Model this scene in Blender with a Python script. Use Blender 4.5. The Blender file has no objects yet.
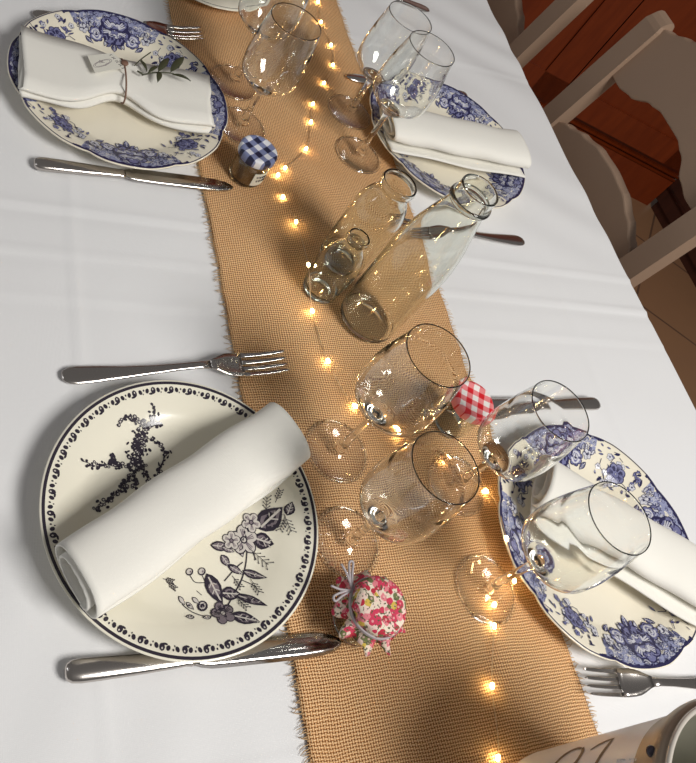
import bpy, math, random
from math import sin, cos, pi, radians, hypot, atan2, sqrt
from mathutils import Matrix, Vector
random.seed(7)
scene = bpy.context.scene
COL = scene.collection
TT = 0.75            # height of the table top above the floor

# ------------------------------------------------------------------ helpers
class MB:
    """collects geometry and links it as ONE mesh object"""
    def __init__(s): s.v = []; s.f = []; s.m = []; s.sm = []
    def add(s, vs, fs, mi=0, smooth=True):
        o = len(s.v); s.v += [tuple(p) for p in vs]
        for f in fs: s.f.append(tuple(i + o for i in f)); s.m.append(mi); s.sm.append(smooth)
    def box(s, c, d, mi=0, rz=0):
        x, y, z = (t / 2 for t in d); vs = []
        for i in (-1, 1):
            for j in (-1, 1):
                for k in (-1, 1):
                    a, b = i * x, j * y
                    vs.append((c[0] + a * cos(rz) - b * sin(rz), c[1] + a * sin(rz) + b * cos(rz), c[2] + k * z))
        s.add(vs, [(0, 1, 3, 2), (4, 6, 7, 5), (0, 4, 5, 1), (2, 3, 7, 6), (0, 2, 6, 4), (1, 5, 7, 3)], mi, False)
    def rings(s, R, mi=0, closed=True, caps=(True, True), smooth=True):
        n = len(R[0]); vs = [p for r in R for p in r]; fs = []
        for i in range(len(R) - 1):
            for j in range(n if closed else n - 1):
                k = (j + 1) % n
                fs.append((i * n + j, i * n + k, (i + 1) * n + k, (i + 1) * n + j))
        if caps[0]: fs.append(tuple(range(n - 1, -1, -1)))
        if caps[1]: fs.append(tuple((len(R) - 1) * n + j for j in range(n)))
        s.add(vs, fs, mi, smooth)
    def lathe(s, prof, seg=64, mi=0, rf=None, loop=False):
        """prof: (r, z) list going so that faces look outwards when it runs upwards on the outside"""
        vs = []; idx = []
        for r, z in prof:
            if r < 1e-6: idx.append([len(vs)] * seg); vs.append((0, 0, z))
            else:
                idx.append(list(range(len(vs), len(vs) + seg)))
                for j in range(seg):
                    a = 2 * pi * j / seg; q = r * (rf(a, r) if rf else 1)
                    vs.append((q * cos(a), q * sin(a), z))
        fs = []; n = len(prof)
        for i in range(n if loop else n - 1):
            A, B = idx[i], idx[(i + 1) % n]
            for j in range(seg):
                k = (j + 1) % seg
                f = [A[j], A[k], B[k], B[j]]
                g = [x for q, x in enumerate(f) if x not in f[:q]]
                if len(g) > 2: fs.append(tuple(g))
        s.add(vs, fs, mi)
    def tube(s, pts, r, seg=8, mi=0, caps=True):
        P = [Vector(p) for p in pts]; n = len(P); R = []
        t0 = (P[1] - P[0]).normalized(); up = Vector((0, 0, 1)) if abs(t0.z) < .9 else Vector((1, 0, 0))
        for i in range(n):
            t = (P[min(i + 1, n - 1)] - P[max(i - 1, 0)]).normalized()
            u = up - t * up.dot(t); u.normalize(); w = t.cross(u); up = u
            rr = r[i] if isinstance(r, (list, tuple)) else r
            R.append([tuple(P[i] + (u * cos(2 * pi * j / seg) + w * sin(2 * pi * j / seg)) * rr) for j in range(seg)])
        s.rings(R, mi, True, (caps, caps))
    def ball(s, c, r, seg=10, n=6, mi=0):
        rx, ry, rz = r if isinstance(r, (list, tuple)) else (r, r, r); R = []
        for i in range(1, n):
            a = pi * i / n
            R.append([(c[0] + rx * sin(a) * cos(2 * pi * j / seg), c[1] + ry * sin(a) * sin(2 * pi * j / seg), c[2] - rz * cos(a)) for j in range(seg)])
        s.rings(R, mi)
    def extrude(s, poly, h, mi=0, fn=None):
        """flat polygon (x,y) extruded to thickness h along z, mapped with fn"""
        fn = fn or (lambda p: p); n = len(poly)
        vs = [fn((x, y, 0)) for x, y in poly] + [fn((x, y, h)) for x, y in poly]
        s.add(vs, [tuple(range(n - 1, -1, -1)), tuple(range(n, 2 * n))] + [(i, (i + 1) % n, n + (i + 1) % n, n + i) for i in range(n)], mi, False)
    def build(s, name, mats, parent=None, loc=None, rz=0):
        me = bpy.data.meshes.new(name); me.from_pydata(s.v, [], s.f)
        for m in (mats if isinstance(mats, (list, tuple)) else [mats]): me.materials.append(m)
        me.polygons.foreach_set('material_index', s.m); me.polygons.foreach_set('use_smooth', s.sm)
        me.update()
        o = bpy.data.objects.new(name, me); COL.objects.link(o)
        if parent: o.parent = parent
        if loc: o.location = loc
        o.rotation_euler = (0, 0, rz)
        return o

def tag(o, label=None, cat=None, group=None, kind=None):
    for k, v in (('label', label), ('category', cat), ('group', group), ('kind', kind)):
        if v: o[k] = v
    return o
def thing(name, label, cat, loc, rz=0, group=None):
    o = bpy.data.objects.new(name, None); COL.objects.link(o)
    o.empty_display_size = .03; o.location = loc; o.rotation_euler = (0, 0, rz)
    return tag(o, label, cat, group)
def copy_tree(o, parent=None):
    c = o.copy(); COL.objects.link(c)
    if parent: c.parent = parent
    for ch in list(o.children): copy_tree(ch, c)
    return c
def again(o, loc, rz, label):
    c = copy_tree(o); c.location = loc; c.rotation_euler = (0, 0, rz); c['label'] = label
    return c
def smooth_pts(P, n=6):
    """Catmull-Rom through the points"""
    P = [Vector(p) for p in P]; Q = [P[0] * 2 - P[1]] + P + [P[-1] * 2 - P[-2]]; out = []
    for i in range(1, len(Q) - 2):
        for k in range(n):
            t = k / n; a, b, c, d = Q[i - 1:i + 3]
            out.append(.5 * ((2 * b) + (c - a) * t + (2 * a - 5 * b + 4 * c - d) * t * t + (3 * b - a - 3 * c + d) * t ** 3))
    return out + [P[-1]]
def interp(T, x):
    if x <= T[0][0]: return T[0][1]
    for (a, b), (c, d) in zip(T, T[1:]):
        if x <= c: return b + (d - b) * (x - a) / (c - a)
    return T[-1][1]

# ------------------------------------------------------------------ materials
def new_mat(name):
    m = bpy.data.materials.new(name); m.use_nodes = True; nt = m.node_tree
    return m, nt, nt.nodes['Principled BSDF']
def plain(name, c, rough=.5, metal=0., spec=.5, noise=0, scale=40, bump=0, bscale=200, sheen=0):
    m, nt, b = new_mat(name)
    b.inputs['Base Color'].default_value = (*c, 1); b.inputs['Roughness'].default_value = rough
    b.inputs['Metallic'].default_value = metal; b.inputs['Specular IOR Level'].default_value = spec
    if sheen: b.inputs['Sheen Weight'].default_value = sheen
    tc = nt.nodes.new('ShaderNodeTexCoord')
    if noise:
        n = nt.nodes.new('ShaderNodeTexNoise'); n.inputs['Scale'].default_value = scale; n.inputs['Detail'].default_value = 4
        nt.links.new(tc.outputs['Object'], n.inputs['Vector'])
        r = nt.nodes.new('ShaderNodeMapRange'); r.inputs['To Min'].default_value = 1 - noise; r.inputs['To Max'].default_value = 1 + noise
        nt.links.new(n.outputs['Fac'], r.inputs['Value'])
        mx = nt.nodes.new('ShaderNodeVectorMath'); mx.operation = 'SCALE'; mx.inputs[0].default_value = c
        nt.links.new(r.outputs['Result'], mx.inputs['Scale']); nt.links.new(mx.outputs['Vector'], b.inputs['Base Color'])
    if bump:
        n2 = nt.nodes.new('ShaderNodeTexNoise'); n2.inputs['Scale'].default_value = bscale; n2.inputs['Detail'].default_value = 3
        nt.links.new(tc.outputs['Object'], n2.inputs['Vector'])
        bp = nt.nodes.new('ShaderNodeBump'); bp.inputs['Strength'].default_value = bump; bp.inputs['Distance'].default_value = .002
        nt.links.new(n2.outputs['Fac'], bp.inputs['Height']); nt.links.new(bp.outputs['Normal'], b.inputs['Normal'])
    return m
def glass(name, c=(.97, .98, .97), ior=1.47):
    m = bpy.data.materials.new(name); m.use_nodes = True; nt = m.node_tree; nt.nodes.clear()
    o = nt.nodes.new('ShaderNodeOutputMaterial'); g = nt.nodes.new('ShaderNodeBsdfGlass')
    g.inputs['Color'].default_value = (*c, 1); g.inputs['Roughness'].default_value = 0; g.inputs['IOR'].default_value = ior
    nt.links.new(g.outputs[0], o.inputs['Surface']); return m
def thin_glass(name, tint=.985, edge=.42):
    """thin blown glass: clear straight through, Fresnel reflection, a darker edge where the wall is seen edge-on"""
    m = bpy.data.materials.new(name); m.use_nodes = True; nt = m.node_tree; nt.nodes.clear(); k = N(nt)
    o = nt.nodes.new('ShaderNodeOutputMaterial'); lw = nt.nodes.new('ShaderNodeLayerWeight'); lw.inputs['Blend'].default_value = .5
    f = lw.outputs['Facing']
    tr = nt.nodes.new('ShaderNodeBsdfTransparent'); gl = nt.nodes.new('ShaderNodeBsdfGlossy'); gl.inputs['Roughness'].default_value = .01
    nt.links.new(k.ramp(k.m('POWER', f, 3.5), [(0, (tint,) * 3), (1, (edge,) * 3)]), tr.inputs[0])
    fr = k.m('ADD', .05, k.m('MULTIPLY', k.m('POWER', f, 4.5), .85))
    mx = nt.nodes.new('ShaderNodeMixShader'); nt.links.new(fr, mx.inputs[0]); nt.links.new(tr.outputs[0], mx.inputs[1]); nt.links.new(gl.outputs[0], mx.inputs[2])
    nt.links.new(mx.outputs[0], o.inputs['Surface']); return m
class N:
    """tiny node-math builder"""
    def __init__(s, nt): s.nt = nt
    def m(s, op, a, b=None):
        n = s.nt.nodes.new('ShaderNodeMath'); n.operation = op
        for i, x in enumerate((a, b)):
            if x is None: continue
            if isinstance(x, (int, float)): n.inputs[i].default_value = x
            else: s.nt.links.new(x, n.inputs[i])
        return n.outputs[0]
    def noise(s, vec, scale, detail=2):
        n = s.nt.nodes.new('ShaderNodeTexNoise'); n.inputs['Scale'].default_value = scale; n.inputs['Detail'].default_value = detail
        s.nt.links.new(vec, n.inputs['Vector']); return n.outputs['Fac']
    def ramp(s, fac, stops):
        n = s.nt.nodes.new('ShaderNodeValToRGB'); e = n.color_ramp.elements
        while len(e) < len(stops): e.new(.5)
        for q, (p, c) in zip(e, stops): q.position = p; q.color = (*c, 1)
        s.nt.links.new(fac, n.inputs[0]); return n.outputs[0]
    def mix(s, fac, a, b):
        n = s.nt.nodes.new('ShaderNodeMix'); n.data_type = 'RGBA'
        for i, x in ((0, fac), (6, a), (7, b)):
            if isinstance(x, tuple): n.inputs[i].default_value = (*x, 1)
            elif isinstance(x, (int, float)): n.inputs[i].default_value = x
            else: s.nt.links.new(x, n.inputs[i])
        return n.outputs[2]

def burlap_mat():
    m, nt, b = new_mat('burlap_weave'); k = N(nt)
    tc = nt.nodes.new('ShaderNodeTexCoord'); sp = nt.nodes.new('ShaderNodeSeparateXYZ'); nt.links.new(tc.outputs['Object'], sp.inputs[0])
    obj = tc.outputs['Object']; P = .0027
    w1 = k.m('MULTIPLY', k.m('SUBTRACT', k.noise(obj, 9, 3), .5), 5.0)
    w2 = k.m('MULTIPLY', k.m('SUBTRACT', k.noise(obj, 14, 3), .5), 4.0)
    u = k.m('ADD', k.m('MULTIPLY', sp.outputs[0], 1 / P), w1)
    v = k.m('ADD', k.m('MULTIPLY', sp.outputs[1], 1 / P), w2)
    su = k.m('SINE', k.m('MULTIPLY', u, pi)); sv = k.m('SINE', k.m('MULTIPLY', v, pi))
    au = k.m('ABSOLUTE', su); av = k.m('ABSOLUTE', sv)
    chk = k.m('GREATER_THAN', k.m('MULTIPLY', su, sv), 0)
    wu = k.m('ADD', .62, k.m('MULTIPLY', chk, .38)); wv = k.m('SUBTRACT', 1.0, k.m('MULTIPLY', chk, .38))
    hgt = k.m('MAXIMUM', k.m('MULTIPLY', au, wu), k.m('MULTIPLY', av, wv))
    fib = k.noise(obj, 900, 2); big = k.noise(obj, 7, 3)
    hv = k.m('ADD', k.m('MULTIPLY', hgt, .8), k.m('MULTIPLY', fib, .3))
    c = k.ramp(hv, [(.46, (.10, .030, .006)), (.64, (.54, .245, .088)), (.80, (.90, .50, .215)), (1.0, (1.0, .80, .50))])
    c2 = k.mix(k.m('MULTIPLY', k.m('SUBTRACT', big, .36), .8), c, (.66, .29, .10))
    nt.links.new(c2, b.inputs['Base Color']); b.inputs['Roughness'].default_value = .8
    b.inputs['Specular IOR Level'].default_value = .25
    bp = nt.nodes.new('ShaderNodeBump'); bp.inputs['Strength'].default_value = 1.0; bp.inputs['Distance'].default_value = .001
    nt.links.new(hv, bp.inputs['Height']); nt.links.new(bp.outputs['Normal'], b.inputs['Normal'])
    return m
def gingham_mat(name, dark, mid, light, period, ang):
    m, nt, b = new_mat(name); k = N(nt)
    tc = nt.nodes.new('ShaderNodeTexCoord'); mp = nt.nodes.new('ShaderNodeMapping')
    mp.inputs['Rotation'].default_value = (0, 0, ang); nt.links.new(tc.outputs['Object'], mp.inputs[0])
    sp = nt.nodes.new('ShaderNodeSeparateXYZ'); nt.links.new(mp.outputs[0], sp.inputs[0])
    A = k.m('GREATER_THAN', k.m('FRACT', k.m('ADD', k.m('MULTIPLY', sp.outputs[0], 1 / period), 10.25)), .5)
    B = k.m('GREATER_THAN', k.m('FRACT', k.m('ADD', k.m('MULTIPLY', sp.outputs[1], 1 / period), 10.1)), .5)
    s = k.m('MULTIPLY', k.m('ADD', A, B), .5)
    r = k.ramp(s, [(0, light), (.4, mid), (.8, dark)]); r.node.color_ramp.interpolation = 'CONSTANT'
    nt.links.new(r, b.inputs['Base Color']); b.inputs['Roughness'].default_value = .38
    return m
def liberty_mat():
    m, nt, b = new_mat('ditsy_flower_cotton'); k = N(nt)
    tc = nt.nodes.new('ShaderNodeTexCoord')
    vo = nt.nodes.new('ShaderNodeTexVoronoi'); vo.inputs['Scale'].default_value = 200
    nt.links.new(tc.outputs['Object'], vo.inputs['Vector'])
    sp = nt.nodes.new('ShaderNodeSeparateColor'); nt.links.new(vo.outputs['Color'], sp.inputs[0])
    pal = k.ramp(sp.outputs[0], [(0, (.62, .04, .10)), (.24, (.74, .22, .26)), (.44, (.82, .62, .54)), (.54, (.50, .02, .05)), (.70, (.15, .17, .06)), (.83, (.80, .68, .55)), (.93, (.66, .47, .08))])
    pal.node.color_ramp.interpolation = 'CONSTANT'
    cen = k.m('LESS_THAN', vo.outputs['Distance'], .22)
    edge = k.m('GREATER_THAN', vo.outputs['Distance'], .74)
    c = k.mix(k.m('MULTIPLY', cen, .6), pal, (.86, .55, .52)); c = k.mix(edge, c, (.80, .70, .58))
    n2 = k.m('GREATER_THAN', k.noise(tc.outputs['Object'], 420, 2), .60)
    c = k.mix(n2, c, (.10, .10, .05))
    nt.links.new(c, b.inputs['Base Color']); b.inputs['Roughness'].default_value = .85
    return m
def wood_mat(name, c1, c2, rough=.35, scale=6):
    m, nt, b = new_mat(name); k = N(nt)
    tc = nt.nodes.new('ShaderNodeTexCoord'); mp = nt.nodes.new('ShaderNodeMapping'); mp.inputs['Scale'].default_value = (8, 8, 1)
    nt.links.new(tc.outputs['Object'], mp.inputs[0])
    c = k.ramp(k.noise(mp.outputs[0], scale, 5), [(.3, c1), (.7, c2)])
    nt.links.new(c, b.inputs['Base Color']); b.inputs['Roughness'].default_value = rough
    return m
def tile_mat():
    m, nt, b = new_mat('floor_tile'); k = N(nt)
    tc = nt.nodes.new('ShaderNodeTexCoord'); mp = nt.nodes.new('ShaderNodeMapping'); mp.inputs['Rotation'].default_value = (0, 0, radians(40))
    mp.inputs['Location'].default_value = (.1, .05, 0)
    nt.links.new(tc.outputs['Object'], mp.inputs[0])
    br = nt.nodes.new('ShaderNodeTexBrick'); br.offset = 0; br.inputs['Scale'].default_value = 1
    br.inputs['Brick Width'].default_value = .33; br.inputs['Row Height'].default_value = .33; br.inputs['Mortar Size'].default_value = .004
    br.inputs['Color1'].default_value = (.34, .18, .09, 1); br.inputs['Color2'].default_value = (.30, .155, .08, 1); br.inputs['Mortar'].default_value = (.10, .055, .035, 1)
    nt.links.new(mp.outputs[0], br.inputs['Vector'])
    c = k.mix(k.m('MULTIPLY', k.noise(tc.outputs['Object'], 12, 4), .5), br.outputs['Color'], (.26, .14, .08))
    nt.links.new(c, b.inputs['Base Color']); b.inputs['Roughness'].default_value = .45
    return m
def linen_mat(name, c, bump=.25):
    m, nt, b = new_mat(name); k = N(nt)
    tc = nt.nodes.new('ShaderNodeTexCoord'); sp = nt.nodes.new('ShaderNodeSeparateXYZ'); nt.links.new(tc.outputs['Object'], sp.inputs[0])
    a = k.m('SINE', k.m('MULTIPLY', sp.outputs[0], 5200)); d = k.m('SINE', k.m('MULTIPLY', sp.outputs[1], 5200))
    n = k.noise(tc.outputs['Object'], 350, 3)
    h = k.m('ADD', k.m('MULTIPLY', k.m('ADD', a, d), .12), n)
    b.inputs['Base Color'].default_value = (*c, 1); b.inputs['Roughness'].default_value = .9; b.inputs['Specular IOR Level'].default_value = .15
    bp = nt.nodes.new('ShaderNodeBump'); bp.inputs['Strength'].default_value = bump; bp.inputs['Distance'].default_value = .0008
    nt.links.new(h, bp.inputs['Height']); nt.links.new(bp.outputs['Normal'], b.inputs['Normal'])
    return m
def emit_mat(name, c, s):
    m = bpy.data.materials.new(name); m.use_nodes = True; nt = m.node_tree; nt.nodes.clear()
    o = nt.nodes.new('ShaderNodeOutputMaterial'); e = nt.nodes.new('ShaderNodeEmission')
    e.inputs[0].default_value = (*c, 1); e.inputs[1].default_value = s
    nt.links.new(e.outputs[0], o.inputs['Surface']); return m

M_CLOTH = linen_mat('white_table_linen', (.80, .80, .81), .2)
M_NAP = linen_mat('ivory_napkin_cotton', (.86, .84, .78), .25)
M_BURLAP = burlap_mat()
M_FRAY = plain('burlap_thread', (.55, .36, .18), .85)
M_CREAM = plain('cream_glaze', (.86, .82, .69), .12, noise=.03, scale=12)
M_WHITEGLAZE = plain('ivory_white_glaze', (.86, .80, .66), .12, noise=.02, scale=12)
M_INK = plain('black_transfer_ink', (.035, .028, .042), .2)
M_INKMID = plain('grey_transfer_ink', (.20, .165, .185), .2)
M_INKPALE = plain('pale_grey_transfer_ink', (.60, .56, .52), .2)
M_NAVY = plain('navy_transfer_ink', (.030, .028, .085), .2)
M_BLUE = plain('mid_blue_transfer_ink', (.175, .18, .34), .2)
M_PALE = plain('pale_blue_transfer_ink', (.62, .62, .68), .2)
M_SOFT = plain('soft_blue_transfer_ink', (.30, .32, .49), .2)
M_GLASS = thin_glass('clear_thin_glass', .992, .80); M_STEM = glass('clear_solid_glass', (.985, .99, .985))
M_BOTTLE = glass('faintly_green_glass', (.972, .98, .96), 1.5)
M_STEEL = plain('stainless_steel', (.56, .52, .49), .20, 1.0)
M_BLADE = plain('polished_blade_steel', (.60, .57, .55), .14, 1.0)
M_BLUECHK = gingham_mat('navy_gingham', (.012, .014, .05), (.20, .23, .40), (.78, .78, .82), .0165, radians(-38))
M_REDCHK = gingham_mat('red_gingham', (.66, .012, .022), (.80, .24, .25), (.86, .82, .78), .0141, radians(28))
M_LIBERTY = liberty_mat()
M_TWINE = plain('grey_white_twine', (.42, .38, .40), .8)
M_DTWINE = plain('brown_cord', (.20, .105, .07), .7)
M_PAPER = plain('ivory_tag_paper', (.74, .72, .64), .8)
M_LEAF = plain('olive_leaf_green', (.055, .058, .028), .5)
M_JAM = plain('amber_honey', (.20, .09, .025), .25)
M_LED = emit_mat('warm_led', (1.0, .74, .34), 42)
M_WIRE = plain('copper_wire', (.75, .52, .30), .35, .8)
M_CHAIR = plain('taupe_chair_paint', (.345, .235, .165), .5, noise=.04, scale=8)
M_RED = wood_mat('reddish_mahogany', (.16, .022, .003), (.22, .034, .005))
M_DARKRED = wood_mat('dark_mahogany', (.05, .014, .008), (.085, .022, .011), .6)
M_TILE = tile_mat()
M_TABLE = wood_mat('table_oak', (.25, .14, .07), (.35, .21, .11))
M_BUCKET = plain('grey_mauve_enamel', (.86, .81, .82), .28, noise=.05, scale=9)
M_BUCKETIN = plain('grey_green_interior', (.30, .29, .235), .35)
M_COLLAR = plain('tan_metal_collar', (.36, .285, .215), .3, .3)
M_BPRINT = plain('brown_print', (.10, .055, .045), .4)
M_WPRINT = plain('white_print', (.9, .88, .86), .4)
M_LIP = plain('polished_lip', (.80, .74, .66), .15, .4)

# ------------------------------------------------------------------ camera
Rm = Matrix(((0.8891814544, -0.0845627099, -0.4496726468), (-0.1951345355, 0.8188353284, -0.5398436977), (0.4138584954, 0.5677656673, 0.7115920831)))
cam = bpy.data.cameras.new('camera'); co = bpy.data.objects.new('camera', cam); COL.objects.link(co)
co.matrix_world = Matrix.Translation((0, 0, TT + .67714)) @ Rm.to_4x4()
cam.sensor_fit = 'VERTICAL'; cam.sensor_height = 36; cam.sensor_width = 36 * 696 / 763
cam.lens = 836.5477 / 763 * 36
cam.shift_x = (348 - 287.927) / 763; cam.shift_y = -(381.5 - 287.693) / 763
cam.clip_start = .02
scene.camera = co

# ------------------------------------------------------------------ setting
b = MB(); b.box((1.3, 1.0, -.05), (5.0, 6.0, .1)); fl = b.build('floor', M_TILE); tag(fl, kind='structure')

# ------------------------------------------------------------------ table and cloth
X0, X1, Y0, Y1 = -.04, 1.0315, -.42, 2.02
tb = thing('dining_table', 'long wooden table hidden under the white cloth', 'table', (.5, .8, 0))
b = MB(); b.box((-.005, 0, .7245), (X1 - X0 - .03, Y1 - Y0 - .03, .035)); b.build('tabletop', M_TABLE, tb)
for sx in (-1, 1):
    for sy in (-1, 1):
        b = MB(); b.box((sx * .44 - .005, sy * 1.14, .3535), (.06, .06, .707)); b.build('leg', M_TABLE, tb)

def vnoise(x, y, s):
    def hsh(i, j): return (math.sin(i * 127.1 + j * 311.7) * 43758.5453) % 1
    x *= s; y *= s; i, j = math.floor(x), math.floor(y); u, v = x - i, y - j
    u = u * u * (3 - 2 * u); v = v * v * (3 - 2 * v)
    return (hsh(i, j) * (1 - u) + hsh(i + 1, j) * u) * (1 - v) + (hsh(i, j + 1) * (1 - u) + hsh(i + 1, j + 1) * u) * v
def ridge(d, w): return math.exp(-(d / w) ** 2)
def cloth_z(x, y):
    z = .0006 * (vnoise(x, y, 9) - .5) + .0004 * (vnoise(x + 5, y, 23) - .5)
    for yy, hh in ((.593, .0016), (.5325, .0016), (.477, .0008), (1.03, .0012), (.05, .0010)):
        wob = .003 * (vnoise(x, yy * 9, 6) - .5)
        z += hh * (ridge(y - yy - wob, .0036) - .45 * ridge(y - yy + .009 - wob, .007)) * (.4 + 1.1 * vnoise(x, yy * 31, 4))
    z += .0016 * ridge(x - .187 - .006 * (vnoise(3, y, 4) - .5), .0038) * (.5 + vnoise(7, y, 5))
    z += .0012 * ridge(x - .86, .006) * vnoise(3, y, 3)
    if x > .66:   # soft drapery wrinkles on the right-hand side of the cloth
        k = min(1, (x - .66) / .1) * max(0, min(1, (y - .55) / .2))
        z += k * .0014 * sin(46 * (x * .55 + y) + 5 * vnoise(x, y, 5))
    if x < .34 and y < .3: z += .0006 * sin(60 * (x * 1.2 - y * .6)) * min(1, (.34 - x) / .1)
    return z - .0022
b = MB(); nx, ny = 200, 420
R = []
for j in range(ny + 1):
    y = Y0 + (Y1 - Y0) * j / ny; row = []
    def skirt(side, y):
        out = []
        for q in range(9, 0, -1):
            d = q / 9 * .26
            wave = (.006 + .045 * (q / 9)) * max(-.12, sin(y * 15 + side) * .6 + .4 * sin(y * 34)) * .55 + .004
            if side > 0: wave += .030 * ridge(y - 1.30, .035) * min(1, q / 4)
            out.append((wave, -d))
        return out
    sl = skirt(-1, y)
    row += [(X0 - w, y, TT + z - .004) for w, z in sl]
    for i in range(nx + 1):
        x = X0 + (X1 - X0) * i / nx
        e = min(x - X0, X1 - x); z = cloth_z(x, y)
        if e < .006: z -= .004 * (1 - e / .006) ** 2
        row.append((x, y, TT + z))
    row += [(X1 + w, y, TT + z - .004) for w, z in reversed(skirt(1, y))]
    R.append(row)
b.rings(R[::-1], 0, False, (False, False))
o = b.build('tablecloth', M_CLOTH); tag(o, 'white linen tablecloth with ironed fold creases covering the whole table', 'tablecloth')

# ------------------------------------------------------------------ burlap runner
RX0, RX1 = .345, .6475
rn = thing('table_runner', 'golden brown burlap runner with frayed edges down the middle of the table', 'table runner', (.5, .8, TT))
def run_z(x, y):
    return .0016 + .0007 * sin(70 * (y + .35 * x) + 6 * vnoise(x, y, 6)) * vnoise(x, y, 4)
def edge_w(y, s): return .004 * (vnoise(s, y, 6) - .5) + .0015 * (vnoise(s, y, 60) - .5)
b = MB(); R = []; ny = 480; nx = 60
for j in range(ny + 1):
    y = -.40 + 2.3 * j / ny; xa, xb = RX0 + edge_w(y, 3), RX1 + edge_w(y, 8); row = []
    for i in range(nx + 1):
        x = xa + (xb - xa) * i / nx; row.append((x - .5, y - .8, run_z(x, y)))
    row = [(xa - .5, y - .8, -.0004)] + row + [(xb - .5, y - .8, -.0004)]
    R.append(row)
b.rings(R[::-1], 0, False, (False, False)); b.build('woven_cloth', M_BURLAP, rn)
b = MB()
for side in (0, 1):
    y = -.4
    while y < 1.9:
        y += random.uniform(.0016, .0034)
        x = (RX0 + edge_w(y, 3)) if side == 0 else (RX1 + edge_w(y, 8))
        s = -1 if side == 0 else 1; L = random.uniform(.003, .0095); dy = random.uniform(-.004, .004)
        b.tube([(x - .5 - s * .002, y - .8, .0010), (x - .5 + s * L * .5, y - .8 + dy * .3, .0008), (x - .5 + s * L, y - .8 + dy, .0003)], [.0005, .0004, .0002], 4)
o = b.build('fringe', M_FRAY, rn); tag(o, kind='stuff')

# ------------------------------------------------------------------ plates
class Print:
    """transfer-printed decoration lying on the glaze, one mesh per plate"""
    def __init__(s, zf, rf=None): s.b = MB(); s.zf = zf; s.rf = rf; s.n = 0
    def lift(s, pts, off): return [(x, y, (s.zf(hypot(x, y)) if not s.rf else s.zf(hypot(x, y) / s.rf(atan2(y, x), hypot(x, y)))) + off) for x, y in pts]
    def poly(s, pts, c):
        s.n += 1; off = .00022 + s.n * 4e-7
        cx = sum(p[0] for p in pts) / len(pts); cy = sum(p[1] for p in pts) / len(pts); n = len(pts)
        mid = [((x + cx) / 2, (y + cy) / 2) for x, y in pts]
        s.b.add(s.lift(pts + mid + [(cx, cy)], off), [(i, (i + 1) % n, n + (i + 1) % n, n + i) for i in range(n)] + [(n + i, n + (i + 1) % n, 2 * n) for i in range(n)], c)
    def stroke(s, pts, w, c):
        s.n += 1; off = .00022 + s.n * 4e-7
        P = [Vector((p[0], p[1], 0)) for p in pts]; L = []; n = len(P)
        for i, p in enumerate(P):
            t = (P[min(i + 1, n - 1)] - P[max(i - 1, 0)]); t.normalize(); q = Vector((-t.y, t.x, 0)) * (w / 2)
            L += [(p + q)[:2], (p - q)[:2]]
        s.b.add(s.lift(L, off), [(2 * i, 2 * i + 1, 2 * i + 3, 2 * i + 2) for i in range(n - 1)], c)
    def ell(s, x, y, a, bb, ang, c, n=12):
        s.poly([(x + a * cos(t) * cos(ang) - bb * sin(t) * sin(ang), y + a * cos(t) * sin(ang) + bb * sin(t) * cos(ang)) for t in (2 * pi * i / n for i in range(n))], c)
    def leaf(s, x, y, L, W, ang, out, fill=None, vein=None):
        def shp(l, w): return [(x + l * (u - .5) * cos(ang) - w * v * sin(ang), y + l * (u - .5) * sin(ang) + w * v * cos(ang)) for u, v in
                               [(0, 0), (.12, .28), (.3, .47), (.5, .5), (.7, .36), (.88, .15), (1, 0), (.88, -.15), (.7, -.36), (.5, -.5), (.3, -.47), (.12, -.28)]]
        s.poly(shp(L, W), out)
        if fill is not None: s.poly(shp(L * .8, W * .68), fill)
        if vein is not None:
            s.stroke([(x - .4 * L * cos(ang), y - .4 * L * sin(ang)), (x + .4 * L * cos(ang), y + .4 * L * sin(ang))], W * .10, vein)
            for k in (-.2, 0, .2):
                for q in (-1, 1):
                    x0, y0 = x + k * L * cos(ang), y + k * L * sin(ang)
                    s.stroke([(x0, y0), (x0 + W * .33 * cos(ang + q * .9), y0 + W * .33 * sin(ang + q * .9))], W * .06, vein)
    def flower(s, x, y, r, rot, out, fill, core, n=5, inner=None):
        for i in range(n):
            a = rot + 2 * pi * i / n; s.ell(x + .55 * r * cos(a), y + .55 * r * sin(a), .50 * r, .46 * r, a, out)
        for i in range(n):
            a = rot + 2 * pi * i / n; s.ell(x + .56 * r * cos(a), y + .56 * r * sin(a), .42 * r, .37 * r, a, fill)
        if inner is not None:
            for i in range(n):
                a = rot + 2 * pi * i / n
                for d in (-.22, 0, .22):
                    s.stroke([(x + .25 * r * cos(a + d), y + .25 * r * sin(a + d)), (x + .75 * r * cos(a + d * .8), y + .75 * r * sin(a + d * .8))], r * .07, inner)
        s.ell(x, y, .26 * r, .26 * r, 0, out); s.ell(x, y, .16 * r, .16 * r, 0, core)
    def fern(s, x, y, L, ang, c):
        s.stroke([(x, y), (x + L * cos(ang), y + L * sin(ang))], .0005, c)
        for k in (.3, .5, .7, .9):
            for q in (-1, 1):
                px, py = x + L * k * cos(ang), y + L * k * sin(ang); a = ang + q * .8
                s.stroke([(px, py), (px + L * .24 * cos(a), py + L * .24 * sin(a))], .0005, c)
                s.ell(px + L * .26 * cos(a), py + L * .26 * sin(a), .0008, .0006, a, c, 6)

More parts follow.
